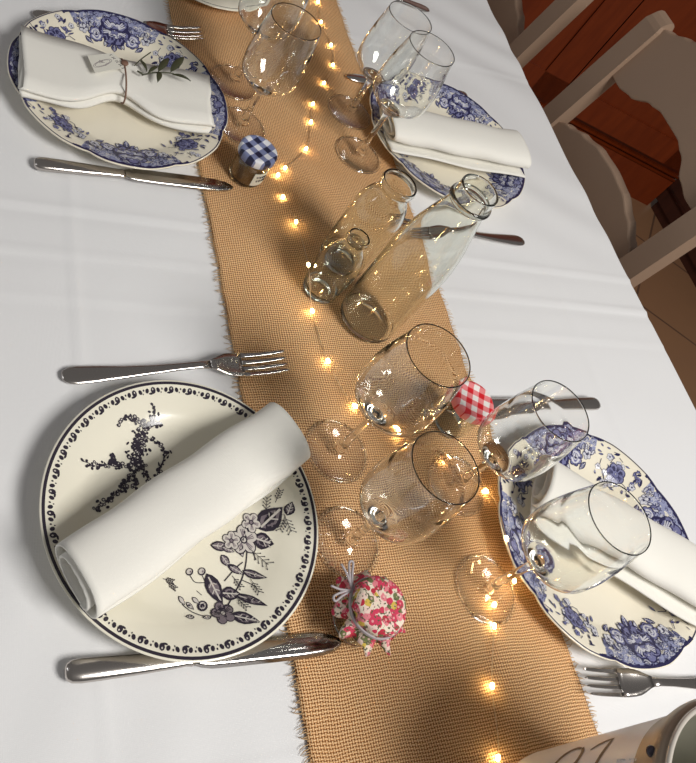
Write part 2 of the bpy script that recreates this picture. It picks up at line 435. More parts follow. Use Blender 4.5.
def plate_prof(R, rim):
    k = R / .125
    top = [(0, .0060), (.06 * k, .0060), (.078 * k, .0064), (.086 * k, .0085), (.093 * k, .0125), (.101 * k, .0155), (.112 * k, rim - .0028), (.1215 * k, rim - .0004), (.1245 * k, rim), (R, rim - .0006)]
    bot = [(.1245 * k, rim - .0022), (.112 * k, rim - .0055), (.098 * k, .0105), (.088 * k, .0048), (.0785 * k, .0024), (.077 * k, 0), (.072 * k, 0), (.071 * k, .0022), (0, .0022)]
    return top, bot
def make_plate(name, R, rim, mat, rf):
    top, bot = plate_prof(R, rim)
    b = MB(); b.lathe((bot[::-1] + top[::-1]), 144, 0, rf)
    return b, (lambda r: interp(top, r))

# -- the cream plate with the black flower spray
cream = thing('dinner_plate', 'cream dinner plate with black flower spray and black border, at the front left', 'plate', (.263, .2503, TT), 0, 'dinner plates on the table')
b, zf = make_plate('plate', .125, .0225, M_CREAM, None)
b.build('plate_body', M_CREAM, cream)
p = Print(zf)
for r0, r1 in ((.1205, .1232),):
    for i in range(120):
        a0, a1 = 2 * pi * i / 120, 2 * pi * (i + 1) / 120
        p.b.add(p.lift([(r0 * cos(a0), r0 * sin(a0)), (r1 * cos(a0), r1 * sin(a0)), (r1 * cos(a1), r1 * sin(a1)), (r0 * cos(a1), r0 * sin(a1))], .0002), [(0, 1, 2, 3)], 0)
for i in range(40):
    a = 2 * pi * i / 40; rr = .1155
    for d, s, q in ((-.045, .0022, .3), (.0, .0030, 0), (.045, .0022, -.3)):
        p.ell(rr * cos(a + d) + .0005 * random.uniform(-1, 1), rr * sin(a + d), s * 1.1, s * .8, a + d + q, 0, 8)
    p.ell((rr - .0028) * cos(a + .02), (rr - .0028) * sin(a + .02), .0022, .0010, a + pi / 2, 0, 7)
    p.ell((rr + .001) * cos(a), (rr + .001) * sin(a), .0010, .0007, a, 2, 6)
    c = a + pi / 40
    p.ell((rr + .001) * cos(c), (rr + .001) * sin(c), .0011, .0008, c, 0, 6); p.ell((rr - .0022) * cos(c + .01), (rr - .0022) * sin(c + .01), .0008, .0006, c, 0, 6)
def mm(L): return [(x / 1000, y / 1000) for x, y in L]
def spray_path(L, dens, wid, lead=1):
    P = [(q.x, q.y) for q in smooth_pts([(x, y, 0) for x, y in mm(L)], 8)]
    p.stroke(P, .0007, 0)
    n = int(dens * len(P))
    for i in range(n):
        x, y = P[int(i * len(P) / n)]; dx, dy = random.gauss(0, wid), random.gauss(0, wid)
        t = random.random()
        if t < .55: p.ell(x + dx, y + dy, random.uniform(.0012, .0022), random.uniform(.0009, .0016), random.uniform(0, 3), 0, 8)
        elif t < .8:
            s = random.uniform(.0014, .0022); p.ell(x + dx, y + dy, s, s * .9, 0, 0, 8); p.ell(x + dx, y + dy, s * .5, s * .45, 0, 2, 7)
        else: p.leaf(x + dx, y + dy, random.uniform(.003, .005), .0018, random.uniform(0, 6), 0)
spray_path([(-16, 90), (-27, 78), (-33, 68), (-36, 58), (-34, 49)], 3.0, .0033)
spray_path([(-31, 74), (-33, 64), (-35, 52)], 3.6, .0036)
spray_path([(-34, 49), (-45, 46), (-57, 49), (-70, 45), (-85, 47)], 1.5, .0017)
spray_path([(-52, 45), (-56, 50), (-57, 54)], 2.0, .0016)
spray_path([(-34, 49), (-43, 35), (-53, 24), (-64, 15), (-76, 7)], 2.0, .0021)
spray_path([(-34, 49), (-29, 40), (-27, 31)], 1.5, .0014)
spray_path([(-40, 40), (-38, 30), (-40, 26)], 1.6, .0014)
spray_path([(-27, 74), (-15, 68), (-9, 58), (-14, 45), (-19, 36)], 1.2, .0012)
spray_path([(-9, 58), (-4, 58.5)], .8, .0008)
spray_path([(-24, 82), (-34, 86), (-42, 89), (-52, 84)], 1.3, .0015)
spray_path([(-24, 82), (-17, 92), (-18.5, 102)], .8, .0009)
spray_path([(-24, 82), (-14, 86), (-11, 84)], 1.0, .0012)
def stem(L, w=.0009): p.stroke([(q.x, q.y) for q in smooth_pts([(x, y, 0) for x, y in mm(L)], 6)], w, 0)
stem([(56, -35), (52, -48), (46, -60), (38, -70), (25, -85)], .0011); stem([(60, -34), (63, -44)]); stem([(46, -60), (55, -66), (57, -70)], .0008)
stem([(30, -60), (42, -50), (50, -45)]); stem([(0, -53), (4, -59), (13, -60)], .0006); stem([(11, -54), (13, -60)], .0006)
stem([(-10, -76), (-3, -83), (8, -88), (20, -88)], .0008); stem([(8, -70), (4, -66)], .0005)
def lf(x, y, L, W, deg, dark=True): p.leaf(x / 1000, y / 1000, L / 1000, W / 1000, radians(deg), 0, 1, 0 if not dark else 2)
lf(83, -8, 30, 21, 35); lf(73, -28, 19, 16, -25); lf(32, -30, 20, 9, -10); lf(38, -33, 13, 6, -25)
lf(34, -43, 13, 8, -60); lf(42, -51, 17, 7, -35); lf(58, -57, 22, 8, -25); lf(50, -36, 10, 6, -80)
lf(20, -66, 29, 14, -70); lf(34, -71, 18, 12, -10); lf(49, -79, 28, 8, -32); lf(39, -94, 24, 11, -22); lf(46, -97, 10, 5, -28)
lf(101, -2, 14, 10, 60)
p.flower(.0545, -.0255, .0135, .3, 0, 2, 2, 5, 1); p.flower(.0645, -.010, .0095, .9, 0, 2, 1, 5, 1)
p.flower(.0425, -.0255, .0085, 1.4, 0, 2, 1, 5, 1); p.flower(.0225, -.087, .0100, .5, 0, 1, 2, 5, 0)
for x, y, r in ((0, -50, 3.6), (11, -50.5, 3.8), (7, -79, 5.0)):
    p.ell(x / 1000, y / 1000, r / 1000, r * .85 / 1000, .6, 0); p.ell((x - .3) / 1000, (y + .3) / 1000, r * .72 / 1000, r * .58 / 1000, .6, 2); p.ell((x + .8) / 1000, y / 1000, r * .3 / 1000, r * .2 / 1000, .9, 1)
for x, y, L, a in ((-10, -73, 9, -60), (-3.6, -78, 9, -50), (-6, -87, 8, 170), (8, -89, 8, 180), (2, -74, 8, -45)): p.leaf(x / 1000, y / 1000, L / 1000, .0042, radians(a), 0, 2)
for x, y, L, a in ((58, -33, 22, -50), (95, -6, 18, -80), (96, -8, 14, -120), (54, -60, 14, -75), (37, -74, 13, -60), (38, -56, 12, -60), (80, -3, 16, 75), (90, 6, 12, 60), (-21, -57, 9, -40), (-24, -54, 9, -20)): p.fern(x / 1000, y / 1000, L / 1000, radians(a), 0)
o = p.b.build('flower_print', [M_INK, M_INKMID, M_INKPALE], cream); tag(o, 'black and grey flower transfer print')

# -- the scalloped blue plates
RB = .1345
def scal(a, r):
    t = min(1, max(0, (r / RB - .72) / .28)); c = abs(cos(4 * a)) ** .55; d = abs(cos(8 * a + .4))
    return 1 - t * (.030 * (1 - c) + .006 * d)
b, zf0 = make_plate('plate', RB, .0235, M_WHITEGLAZE, scal)
bodymesh = b
def build_blue_print(parent):
    k = RB / .125
    p = Print(zf0, scal); NV, BL, PL = 0, 1, 2
    def pt(r, a): q = r * scal(a, r); return (q * cos(a), q * sin(a))
    # z follows the unscaled radius closely enough: the rim is nearly flat there
    rng = random.Random(5)
    for g in range(4):
        A = g * pi / 2
        # printed ground along the rim, with its lace
        n = 40; span = radians(27)
        def inner(t): return RB * (.845 - .085 * cos(t * pi / 2) ** 2 + .022 * sin(t * 15))
        for i in range(n):
            t0, t1 = -1 + 2 * i / n, -1 + 2 * (i + 1) / n; a0, a1 = A + span * t0, A + span * t1
            rs0 = [inner(t0) + (RB * .985 - inner(t0)) * q / 4 for q in range(5)]; rs1 = [inner(t1) + (RB * .985 - inner(t1)) * q / 4 for q in range(5)]
            for q in range(4):
                p.b.add(p.lift([pt(rs0[q], a0), pt(rs0[q + 1], a0), pt(rs1[q + 1], a1), pt(rs1[q], a1)], .0002), [(0, 1, 2, 3)], 3)
        for i in range(150):
            a = A + rng.uniform(-1, 1) * span * .97; r = RB * rng.uniform(.82, .965); s = rng.uniform(.0018, .0038)
            x, y = pt(r, a); w = rng.uniform(0, 6); c = rng.choice((PL, PL, BL, NV, NV))
            p.stroke([(x + s * (1 - j / 9) * cos(w + j * .75), y + s * (1 - j / 9) * sin(w + j * .75)) for j in range(9)], .0007, c)
        # dark scrolls on the inner edge
        for i in range(22):
            t = -1 + 2 * (i + .5) / 22; a = A + span * t; x, y = pt(inner(t) + .001, a)
            p.leaf(x, y, .009, .004, a + pi + rng.uniform(-.7, .7), NV, rng.choice((BL, PL)))
        # spiral side blossoms
        for sgn in (-1, 1):
            x, y = pt(RB * .745, A + sgn * radians(13.5))
            for j in range(8): p.ell(x + .0068 * cos(j * pi / 4), y + .0068 * sin(j * pi / 4), .0038, .0034, 0, NV, 8)
            for j in range(8): p.ell(x + .0066 * cos(j * pi / 4), y + .0066 * sin(j * pi / 4), .0030, .0026, 0, BL, 8)
            p.ell(x, y, .0068, .0068, 0, PL); p.ell(x, y, .0054, .0054, 0, BL); p.ell(x, y, .0040, .0040, 0, PL); p.ell(x, y, .0025, .0025, 0, NV)
            x, y = pt(RB * .69, A + sgn * radians(20)); p.leaf(x, y, .013, .006, A + sgn * 1.0 + pi, NV, BL, PL)
            x, y = pt(RB * .67, A + sgn * radians(7)); p.leaf(x, y, .012, .005, A + pi - sgn * .35, NV, PL)
            x, y = pt(RB * .80, A + sgn * radians(22)); p.flower(x, y, .0060, rng.random(), NV, PL, NV, 5)
        # central rose
        x, y = pt(RB * .80, A); p.flower(x, y, .0200, A, NV, BL, PL, 7, PL)
        p.flower(x, y, .0105, A + .4, NV, PL, BL, 6, BL); p.flower(x, y, .0058, A, NV, BL, PL, 5)
        x, y = pt(RB * .62, A); p.leaf(x, y, .013, .0075, A + pi, NV, BL, PL)
        for sgn in (-1, 1):
            x, y = pt(RB * .645, A + sgn * radians(4.5)); p.leaf(x, y, .009, .0045, A + pi - sgn * .9, NV, BL)
        # dark edge
        for i in range(48):
            a0, a1 = A - radians(31) + radians(62) * i / 48, A - radians(31) + radians(62) * (i + 1) / 48
            w = .020 + .012 * sin(i * .9) ** 2
            p.b.add(p.lift([pt(RB * (.99 - w), a0), pt(RB * .992, a0), pt(RB * .992, a1), pt(RB * (.99 - w), a1)], .00042), [(0, 1, 2, 3)], NV)
        # the loose spray between two bouquets
        A2 = A + pi / 4
        for i in range(46):
            t = rng.uniform(-1, 1); a = A2 + radians(15) * t; r = RB * (.80 + rng.uniform(-.15, .15)); x, y = pt(r, a)
            u = rng.random()
            if u < .6: p.leaf(x, y, rng.uniform(.005, .010), rng.uniform(.002, .0034), rng.uniform(0, 6.3), NV, rng.choice((None, BL, BL)))
            elif u < .85: p.flower(x, y, rng.uniform(.0028, .0045), rng.random(), NV, rng.choice((PL, BL)), NV, 5)
            else: p.stroke([(x, y), (x + rng.uniform(-.008, .008), y + rng.uniform(-.008, .008))], .0007, NV)
        P0 = [pt(RB * (.70 + .05 * sin(j)), A2 + radians(-13 + 3.2 * j)) for j in range(9)]; p.stroke(P0, .0008, NV)
        x, y = pt(RB * .775, A2); p.flower(x, y, .0120, A2, NV, BL, NV, 7, NV); p.flower(x, y, .0048, A2 + .3, NV, BL, PL, 6)
        for s in (-1, 1):
            a0 = A2; 
            for i in range(10):
                q0, q1 = A2 + s * radians(i * 1.4), A2 + s * radians((i + 1) * 1.4)
                p.b.add(p.lift([pt(RB * .980, q0), pt(RB * .989, q0), pt(RB * .989, q1), pt(RB * .980, q1)], .00042), [(0, 1, 2, 3) if s > 0 else (3, 2, 1, 0)], NV)
    o = p.b.build('flower_print', [M_NAVY, M_BLUE, M_PALE, M_SOFT], parent); tag(o, 'blue transfer print of roses and scrolls')
blue = thing('dinner_plate', 'blue and white scalloped dinner plate under the napkin with a leaf sprig', 'plate', (.2541, .7756, TT), 0, 'dinner plates on the table')
bodymesh.build('plate_body', M_WHITEGLAZE, blue); build_blue_print(blue)
again(blue, (.7285, .2006, TT), radians(1), 'blue and white scalloped dinner plate at the right, beside the red checked jar')
again(blue, (.7471, .8002, TT), radians(-33), 'purple-blue scalloped dinner plate at the top right, behind the large bottle')

# -- a small dish peeping in at the far end
dish = thing('small_dish', 'pale round dish with thin dark rim line at the top edge of the runner', 'dish', (.412, 1.087, TT + .0024))
b = MB(); b.lathe([(0, .002), (.05, .002), (.051, 0), (.056, 0), (.060, .003), (.080, .010), (.1035, .0145), (.105, .016), (.1035, .0168), (.078, .0125), (.062, .007), (.054, .005), (0, .005)], 96)
b.build('dish_body', M_CREAM, dish)
b = MB(); b.lathe([(.1000, .0162), (.0988, .0161)], 96); b.build('rim_line', M_INK, dish)

# ------------------------------------------------------------------ napkins
def roll(L, W, H, turns, mat, name, zb, tail=0., seed=1, taper=0., sag=.003, lob=.0, hollow=.36):
    a0 = -pi / 2 + 2 * pi * turns
    b = MB(); n = 44; m = 90; R = []; rg = random.Random(seed); ph = rg.uniform(0, 6)
    for i in range(n + 1):
        s = -1 + 2 * i / n; x = s * L / 2; w = W * (1 + taper * s + .02 * sin(3 * s + ph)); h = H * (1 + .05 * sin(2.3 * s + ph * 2))
        row = []
        for j in range(m + 1):
            t = j / m; a = a0 - 2 * pi * turns * t; k = hollow + (1 - hollow) * t
            c, d = cos(a), sin(a); c = math.copysign(abs(c) ** .85, c); d = math.copysign(abs(d) ** .9, d)
            y = w / 2 * (hollow + .12 + (.88 - hollow) * t) * c + lob * (1 - t); z = h / 2 * k * d + h / 2 * (.92 + .08 * t)
            y += .0009 * sin(9 * s + 4 * t * 6 + ph); z += .0006 * sin(7 * s + 11 * t + ph)
            xx = x + .004 * s * (1 - t) * rg.uniform(.9, 1.1) + .003 * sin(a + ph) * abs(s)
            row.append((xx, y, zb + z + .001 - sag * (1 - s * s)))
        if tail:
            for q in range(1, 9): row.append((x, -(w / 2 + tail) * q / 8 + .002 * sin(5 * s + ph), zb + .0014 + .0035 * (q / 8) ** 2 - sag * (1 - s * s)))
        R.append(row)
    b.rings(R, 0, False, (False, False))
    o = b.build(name, mat)
    md = o.modifiers.new('thick', 'SOLIDIFY'); md.thickness = .0019; md.offset = 0
    return o
NG = 'white napkins on the plates'
o = roll(.240, .071, .036, 1.9, M_NAP, 'cloth_napkin', .0235, -.006, 3, .02, hollow=.42)
o.location = (.263 + .0005, .2503 - .0005, TT); o.rotation_euler = (0, 0, radians(31.4)); tag(o, 'rolled ivory cloth napkin lying diagonally across the cream plate', 'napkin', NG)
o = roll(.238, .078, .034, 2.0, M_NAP, 'cloth_napkin', .0240, .004, 5, .02)
o.location = (.7471 - .003, .8002 - .016, TT); o.rotation_euler = (0, 0, radians(-1)); tag(o, 'rolled ivory napkin on the purple-blue plate behind the large bottle', 'napkin', NG)
o = roll(.232, .078, .034, 2.0, M_NAP, 'cloth_napkin', .0262, .006, 8, .04)
o.location = (.7285 + .021, .2006 - .010, TT); o.rotation_euler = (0, 0, radians(-33)); tag(o, 'rolled white napkin on the blue plate seen through two wine glasses', 'napkin', NG)

# the folded, tied napkin
b = MB(); n = 48; R = []
prof = []
th = .0042
for k in range(4):
    sgn = -1 if k % 2 == 0 else 1
    prof += [(sgn * 1.0 * q, k) for q in (-1, -.6, -.2, .2, .6, 1)]
    if k < 3: prof += [(sgn * 1.03, k + .5)]
for i in range(n + 1):
    s = -1 + 2 * i / n; x = s * .112; g = math.exp(-((s + .02) / .30) ** 2)
    w = .047 - .019 * g - .004 * s; row = []
    for j, (q, kk) in enumerate(prof):
        lay = kk
        y = q * w - .004 * (3 - lay) * (1 - g) + .003 * (1 - lay) * (1 - g) + .0022 * sin(6 * s + lay) * (1 - g * .5)
        z = .001 + lay * th * (1 + .35 * g) + .003 * g * (1 - abs(q)) + (.0024 * sin(q * 7 + 3 * s + lay) * (.35 + g) if abs(q) < 1 else 0)
        z += .0035 * math.exp(-((q - .35 + .15 * s) / .16) ** 2) * (1 - .6 * g)
        row.append((x + .003 * sin(lay * 2 + q * 2) * s, y, .0240 + z - .004 * (1 - s * s)))
    R.append(row)
b.rings(R, 0, False, (False, False)); o = b.build('cloth_napkin', M_NAP)
md = o.modifiers.new('thick', 'SOLIDIFY'); md.thickness = .0016; md.offset = 0
NX, NY = .2541 - .0075, .7756 - .001
o.location = (NX, NY, TT); o.rotation_euler = (0, 0, radians(-3)); tag(o, 'flat folded ivory napkin gathered in the middle by a brown cord', 'napkin', NG)
# cord with its button
cd = thing('cord_tie', 'brown cord with flat button tied round the gathered napkin', 'cord', (.2541 - .005, .7756, TT))
P = [(0, -.004 + .034 * cos(a), .0315 + .0160 * sin(a)) for a in (2 * pi * i / 40 for i in range(41))]
b = MB(); b.tube(P, .0011, 8, caps=False); b.build('cord', M_DTWINE, cd)
b = MB(); b.lathe([(0, 0), (.0040, 0), (.0046, .0012), (.004, .0026), (0, .003)], 20); b.build('button', M_DTWINE, cd, (.0, .0085, .0472))
# paper tag
tg = thing('paper_tag', 'small ivory paper tag with round stamp tucked beside the brown cord', 'tag', (.2541, .7756, TT))
Q = [(-.048, .012), (-.017, .0245), (-.0005, .004), (-.041, -.016)]
def tz(x, y): return .0445 + .02 * 0 + .0025 * ((x + .048) / .05)
b = MB(); b.add([(x, y, tz(x, y)) for x, y in Q] + [(x, y, tz(x, y) + .0006) for x, y in Q], [(3, 2, 1, 0)[::-1], (4, 5, 6, 7)[::-1], (0, 1, 5, 4), (1, 2, 6, 5), (2, 3, 7, 6), (3, 0, 4, 7)], 0, False); b.build('card', M_PAPER, tg)
b = MB()
for r in (.0105, .0085):
    P = [(-.031 + r * 1.15 * cos(a) * .87 - r * .8 * sin(a) * -.45, .003 + r * 1.15 * cos(a) * .45 + r * .8 * sin(a) * .87) for a in (2 * pi * i / 28 for i in range(29))]
    b.tube([(x, y, tz(x, y) + .0006) for x, y in P], .00028, 4, caps=False)
for i in range(9):
    x, y = -.031 + random.uniform(-.006, .006), .003 + random.uniform(-.004, .004)
    b.tube([(x, y, tz(x, y) + .0006), (x + random.uniform(-.002, .002), y + random.uniform(-.002, .002), tz(x, y) + .0006), (x + .002, y, tz(x, y) + .0006)], .00024, 4)
b.build('stamp', M_INKMID, tg)
b = MB()
for i in range(8):
    u = i / 7.; x, y = -.020 + .0125 * u, .0195 - .0185 * u
    b.tube([(x - .0015, y - .001, tz(x, y) + .0006), (x, y + .0012 * (-1) ** i, tz(x, y) + .0006), (x + .0016, y + .0006, tz(x, y) + .0006)], .0004, 4)
b.build('handwriting', M_INK, tg)
# sprig
spr = thing('leaf_sprig', 'dark olive leaf sprig lying on the tied napkin', 'sprig', (.2541, .7756, TT + .0445))
b = MB(); Z = .002
b.tube(smooth_pts([(.016, -.002, 0), (.032, .005, Z), (.053, .010, Z), (.058, .008, Z)], 5), .0009, 6)
b.tube(smooth_pts([(.008, .012, 0), (.017, .024, Z), (.031, .041, Z)], 5), .0007, 6); b.tube(smooth_pts([(.022, .004, Z), (.020, .016, Z), (.017, .024, Z)], 4), .0006, 6)
b.tube(smooth_pts([(.041, .035, Z), (.047, .033, Z), (.045, .028, Z)], 4), .0006, 6); b.tube([(.010, .001, Z), (.016, -.002, Z)], .0012, 6)
b.build('stem', M_LEAF, spr)
for (x0, y0), (x1, y1), w in (((15, 20), (22, 3), 5), ((23, 1), (37, 16), 5), ((36, 7), (53, 36), 8.5), ((52, 11), (74, 45), 9.5), ((38, 7), (33, -13), 7), ((54, 7), (77, 2), 5.5)):
    a = atan2(y1 - y0, x1 - x0); L = hypot(x1 - x0, y1 - y0) / 1000; b = MB(); vs = []
    for u in [i / 10 for i in range(11)]:
        hw = w / 2000 * (sin(pi * u ** .85)) ** .8 if 0 < u < 1 else .0001
        for v in (-1, 0, 1):
            X, Y = u * L, v * hw; vs.append((x0 / 1000 + X * cos(a) - Y * sin(a), y0 / 1000 + X * sin(a) + Y * cos(a), Z + .0022 * sin(pi * u) + (0.0012 if v else 0)))
    b.add(vs, [(3 * i + j, 3 * i + j + 3, 3 * i + j + 4, 3 * i + j + 1)[::-1] for i in range(10) for j in (0, 1)]); o = b.build('leaf', M_LEAF, spr)
    md = o.modifiers.new('thick', 'SOLIDIFY'); md.thickness = .0004

# ------------------------------------------------------------------ cutlery
def oval(x, w, t, z, n=14, e=.8):
    out = []
    for j in range(n):
        a = 2 * pi * j / n; c, s = cos(a), sin(a)
        out.append((x, w / 2 * math.copysign(abs(c) ** e, c), z + t / 2 * math.copysign(abs(s) ** e, s)))
    return out
def make_knife():
    r = thing('table_knife', '', 'knife', (0, 0, 0))
    b = MB(); H = [(0, .006, .004, .0047), (.0015, .0125, .0070, .0047), (.005, .0165, .0085, .0047), (.012, .0180, .0090, .0048), (.03, .0172, .0088, .0048), (.06, .0150, .0080, .0046), (.085, .0125, .0072, .0046), (.094, .0110, .0066, .0046), (.098, .0122, .0068, .0046), (.101, .0112, .0050, .0046)]
    b.rings([oval(x, w, t, z) for x, w, t, z in H]); b.build('handle', M_STEEL, r)
    b = MB(); B = [(.100, .0105, .0030), (.106, .0150, .0026), (.115, .0185, .0022), (.135, .0195, .0020), (.170, .0200, .0018), (.200, .0198, .0016), (.216, .0180, .0014), (.227, .0135, .0012), (.233, .0075, .0010), (.2355, .002, .0008)]
    b.rings([[(x, -w / 2 + (.0007 if False else 0), .0046), (x, -w / 4, .0046 - t * .4), (x, w * .5, .0046 - t / 2), (x, w * .5, .0046 + t / 2), (x, -w / 4, .0046 + t * .4)] for x, w, t in [(x, w, t) for x, w, t in B]], 0, True, (True, True), True)
    b.build('blade', M_BLADE, r)
    return r
def make_fork():
    r = thing('table_fork', '', 'fork', (0, 0, 0))
    def zc(x): return interp([(0, .0030), (.02, .0032), (.06, .0048), (.10, .0085), (.130, .0130), (.150, .0125), (.165, .0085), (.180, .0062), (.200, .0066), (.215, .0088), (.232, .0130)], x)
    b = MB(); H = [(0, .006, .0015), (.002, .0120, .0024), (.007, .0175, .0030), (.014, .0195, .0034), (.03, .0180, .0034), (.06, .0135, .0034), (.09, .0098, .0034), (.115, .0082, .0036), (.135, .0080, .0036), (.148, .0100, .0032)]
    b.rings([oval(x, w, t, zc(x) - .0005) for x, w, t in H]); b.build('handle', M_STEEL, r)
    b = MB(); Hd = [(.146, .0095, .0032), (.152, .0135, .0028), (.158, .0195, .0024), (.164, .0240, .0022), (.170, .0258, .0020), (.178, .0262, .0020), (.184, .0262, .0019)]
    def dish(y): return .0022 * (y / .013) ** 2
    def strip(x, y0, y1, t): 
        n = 5; ys = [y0 + (y1 - y0) * i / n for i in range(n + 1)]
        return [(x, y, zc(x) + dish(y) - t / 2) for y in ys] + [(x, y, zc(x) + dish(y) + t / 2) for y in ys[::-1]]
    b.rings([strip(x, -w / 2, w / 2, t) for x, w, t in Hd])
    b.build('head', M_STEEL, r)
    for k in range(4):
        yc = -.0109 + .00727 * k; b = MB(); R = []
        for x, w, t in ((.183, .0046, .0019), (.19, .0040, .0019), (.205, .0034, .0018), (.220, .0030, .0016), (.229, .0024, .0013), (.2325, .0010, .0008)):
            R.append(strip(x, yc - w / 2, yc + w / 2, t))
        b.rings(R); b.build('tine', M_STEEL, r)
    return r
K0 = make_knife(); F0 = make_fork()
CG = 'knives of the table setting'; FG = 'forks of the table setting'
def lay(src, first, p0, p1, label, grp, z=0.0):
    a = atan2(p1[1] - p0[1], p1[0] - p0[0]); o = src if first else copy_tree(src)
    k = hypot(p1[0] - p0[0], p1[1] - p0[1]) / .2335; o.scale = (k, 1, 1); o.location = (p0[0], p0[1], TT + z); o.rotation_euler = (0, 0, a); o['label'] = label; o['group'] = grp; return o
lay(K0, True, (.1559, .1337), (.3915, .1310), 'steel table knife tucked under the near edge of the cream plate', CG, .0004)
lay(K0, False, (.1490, .6440), (.3800, .6520), 'steel table knife lying below the plate with the leaf sprig', CG, .0004)
lay(K0, False, (.8357, .3737), (.6008, .3660), 'steel knife beside the red checked jar, above the right blue plate', CG, .0004)
lay(K0, False, (.8450, .9350), (.6130, .9145), 'steel knife mostly hidden behind the top right plate, only its tip showing', CG, .0004)
lay(F0, True, (.1665, .3866), (.398, .4085), 'steel fork with tines on the runner, above the cream plate', FG)
lay(F0, False, (.1560, .8980), (.3810, .9230), 'steel fork mostly hidden behind the plate with the leaf sprig', FG)
lay(F0, False, (.8335, .6354), (.6110, .6230), 'steel fork whose handle sticks out behind the large bottle neck', FG)
lay(F0, False, (.8720, .0400), (.6430, .0680), 'steel fork with upturned tines at the bottom right, below the blue plate', FG)
lay(F0, False, (.8511, 1.1587), (.6190, 1.1850), 'steel fork handle at the top edge, beyond the far wine glasses', FG)

# ------------------------------------------------------------------ wine glasses
def make_glass(h, bh, rmax, rrim, zmax):
    """h: height, bh: height of the bowl's bottom, zmax: where the bowl is widest (fraction of the bowl)"""
    r = thing('wine_glass', '', 'wine glass', (0, 0, 0)); B = h - bh
    ctrl = [(.0045, bh - .006), (.0062, bh - .001), (.012, bh + .0035), (.021, bh + .0095), (.030, bh + .019), (rmax * .955, bh + B * zmax * .62), (rmax, bh + B * zmax), (rmax * .985, bh + B * (zmax + .14)), (rmax - (rmax - rrim) * .38, bh + B * (zmax + .32)), (rrim + .001, h - .008), (rrim, h)]
    outer = [(p.x, p.z) for p in smooth_pts([(a, 0, z) for a, z in ctrl], 5)]
    ins = [(max(0, q - (.0012 if z < h - .03 else .0007)), z) for q, z in outer if z > bh + .006]
    inner = [(q, z) for q, z in ins][::-1]
    b = MB(); b.lathe(outer + [(rrim - .00035, h + .0003)] + inner + [(.012, bh + .0062), (.006, bh + .0050), (0, bh + .0046)], 72); b.build('bowl', M_STEM, r)
    b = MB(); st = [(.0078, .0075), (.0062, .012), (.0048, .020), (.0040, .032), (.0037, .5 * bh), (.0038, bh - .016), (.0045, bh - .006)]
    if bh < .05: st = [(.0078, .0075), (.0055, .015), (.0042, bh * .5), (.0045, bh - .006)]
    b.lathe([(p.x, p.z) for p in smooth_pts([(a, 0, z) for a, z in st], 4)], 40); b.build('stem', M_STEM, r)
    b = MB(); b.lathe([(0, .0003), (.0322, .0004), (.0322, .0022), (.029, .0028), (.020, .0036), (.012, .0050), (.0078, .0075)], 72)
    b.lathe([(.0334 + .0013 * cos(a), .0013 + .0011 * sin(a)) for a in (2 * pi * i / 10 for i in range(10))], 72, 1, None, True); b.build('foot', [M_GLASS, M_STEM], r)
    return r
LG = make_glass(.191, .083, .0393, .0315, .40); SG = make_glass(.171, .064, .0372, .0315, .42)
GG = 'wine glasses standing on the runner'; ZR = TT + .0024
used = set()
for src, x, y, lab in (
    (LG, .4375, .3112, 'wine glass standing between the large bottle and the red checked jar'),
    (SG, .4245, .2187, 'wine glass standing directly above the flower-cloth jar, foot beside the cream plate'),
    (LG, .5685, .1635, 'wine glass whose bowl covers the middle of the right blue plate'),
    (SG, .5745, .2720, 'wine glass in front of the knife at the right, just below the red checked jar'),
    (LG, .5868, .7505, 'wine glass over the left end of the top right plate, nearer of that pair'),
    (SG, .5962, .8365, 'wine glass beyond its twin at the top right, beside the fork handle'),
    (SG, .4135, .7645, 'wine glass standing just beyond the blue checked jar'),
    (LG, .4180, .8480, 'wine glass cut off by the top edge of the photo, left of the lights')):
    o = src if src not in used else copy_tree(src); used.add(src)
    o.location = (x, y, ZR); o['label'] = lab; o['group'] = GG; o.rotation_euler = (0, 0, random.uniform(0, 6))

# ------------------------------------------------------------------ bottles
def bottle(label, loc, outer, wall, base, mat=M_BOTTLE, lip=None):
    r = thing('glass_bottle', label, 'bottle', loc, 0, 'empty glass bottles in the middle of the runner')
    sm = [(p.x, p.z) for p in smooth_pts([(a, 0, z) for a, z in outer], 5)]
    inn = [(max(a - wall, .001), z) for a, z in sm if z > base]
    b = MB(); b.lathe([(0, .003), (outer[0][0] * .72, .002), (outer[0][0] * .85, .0)] + sm + [(sm[-1][0] - wall / 2, sm[-1][1] + .0008)] + inn[::-1] + [(inn[0][0] * .88, base - .001), (inn[0][0] * .6, base - .0015), (0, base)], 80)
    b.build('body', mat, r)
    if lip:
        b = MB(); b.lathe([(p.x, p.z) for p in smooth_pts([(a, 0, z) for a, z in lip + lip[:1]], 3)], 80); b.build('lip_ring', mat, r)
    return r
bottle('large empty glass bottle with a wide screw-ring mouth, tallest of the three bottles', (.519, .4758, ZR),
       [(.0285, .0005), (.0335, .004), (.0352, .012), (.0358, .06), (.0362, .110), (.0355, .130), (.0325, .155), (.0275, .178), (.0228, .198), (.0205, .208), (.0203, .214), (.0208, .226), (.0206, .232)], .0022, .0075, lip=[(.0203, .2115), (.0226, .2125), (.0236, .2150), (.0226, .2178), (.0206, .2185), (.0200, .215)])
bottle('middle-sized empty bottle with rounded mouth, behind the small round bottle', (.5085, .5610, ZR),
       [(.0250, .0005), (.0290, .004), (.0305, .012), (.0308, .05), (.0308, .085), (.0300, .098), (.0262, .112), (.0212, .121), (.0196, .127), (.0198, .132), (.0212, .1355), (.0218, .139), (.0208, .1425)], .0020, .0070)
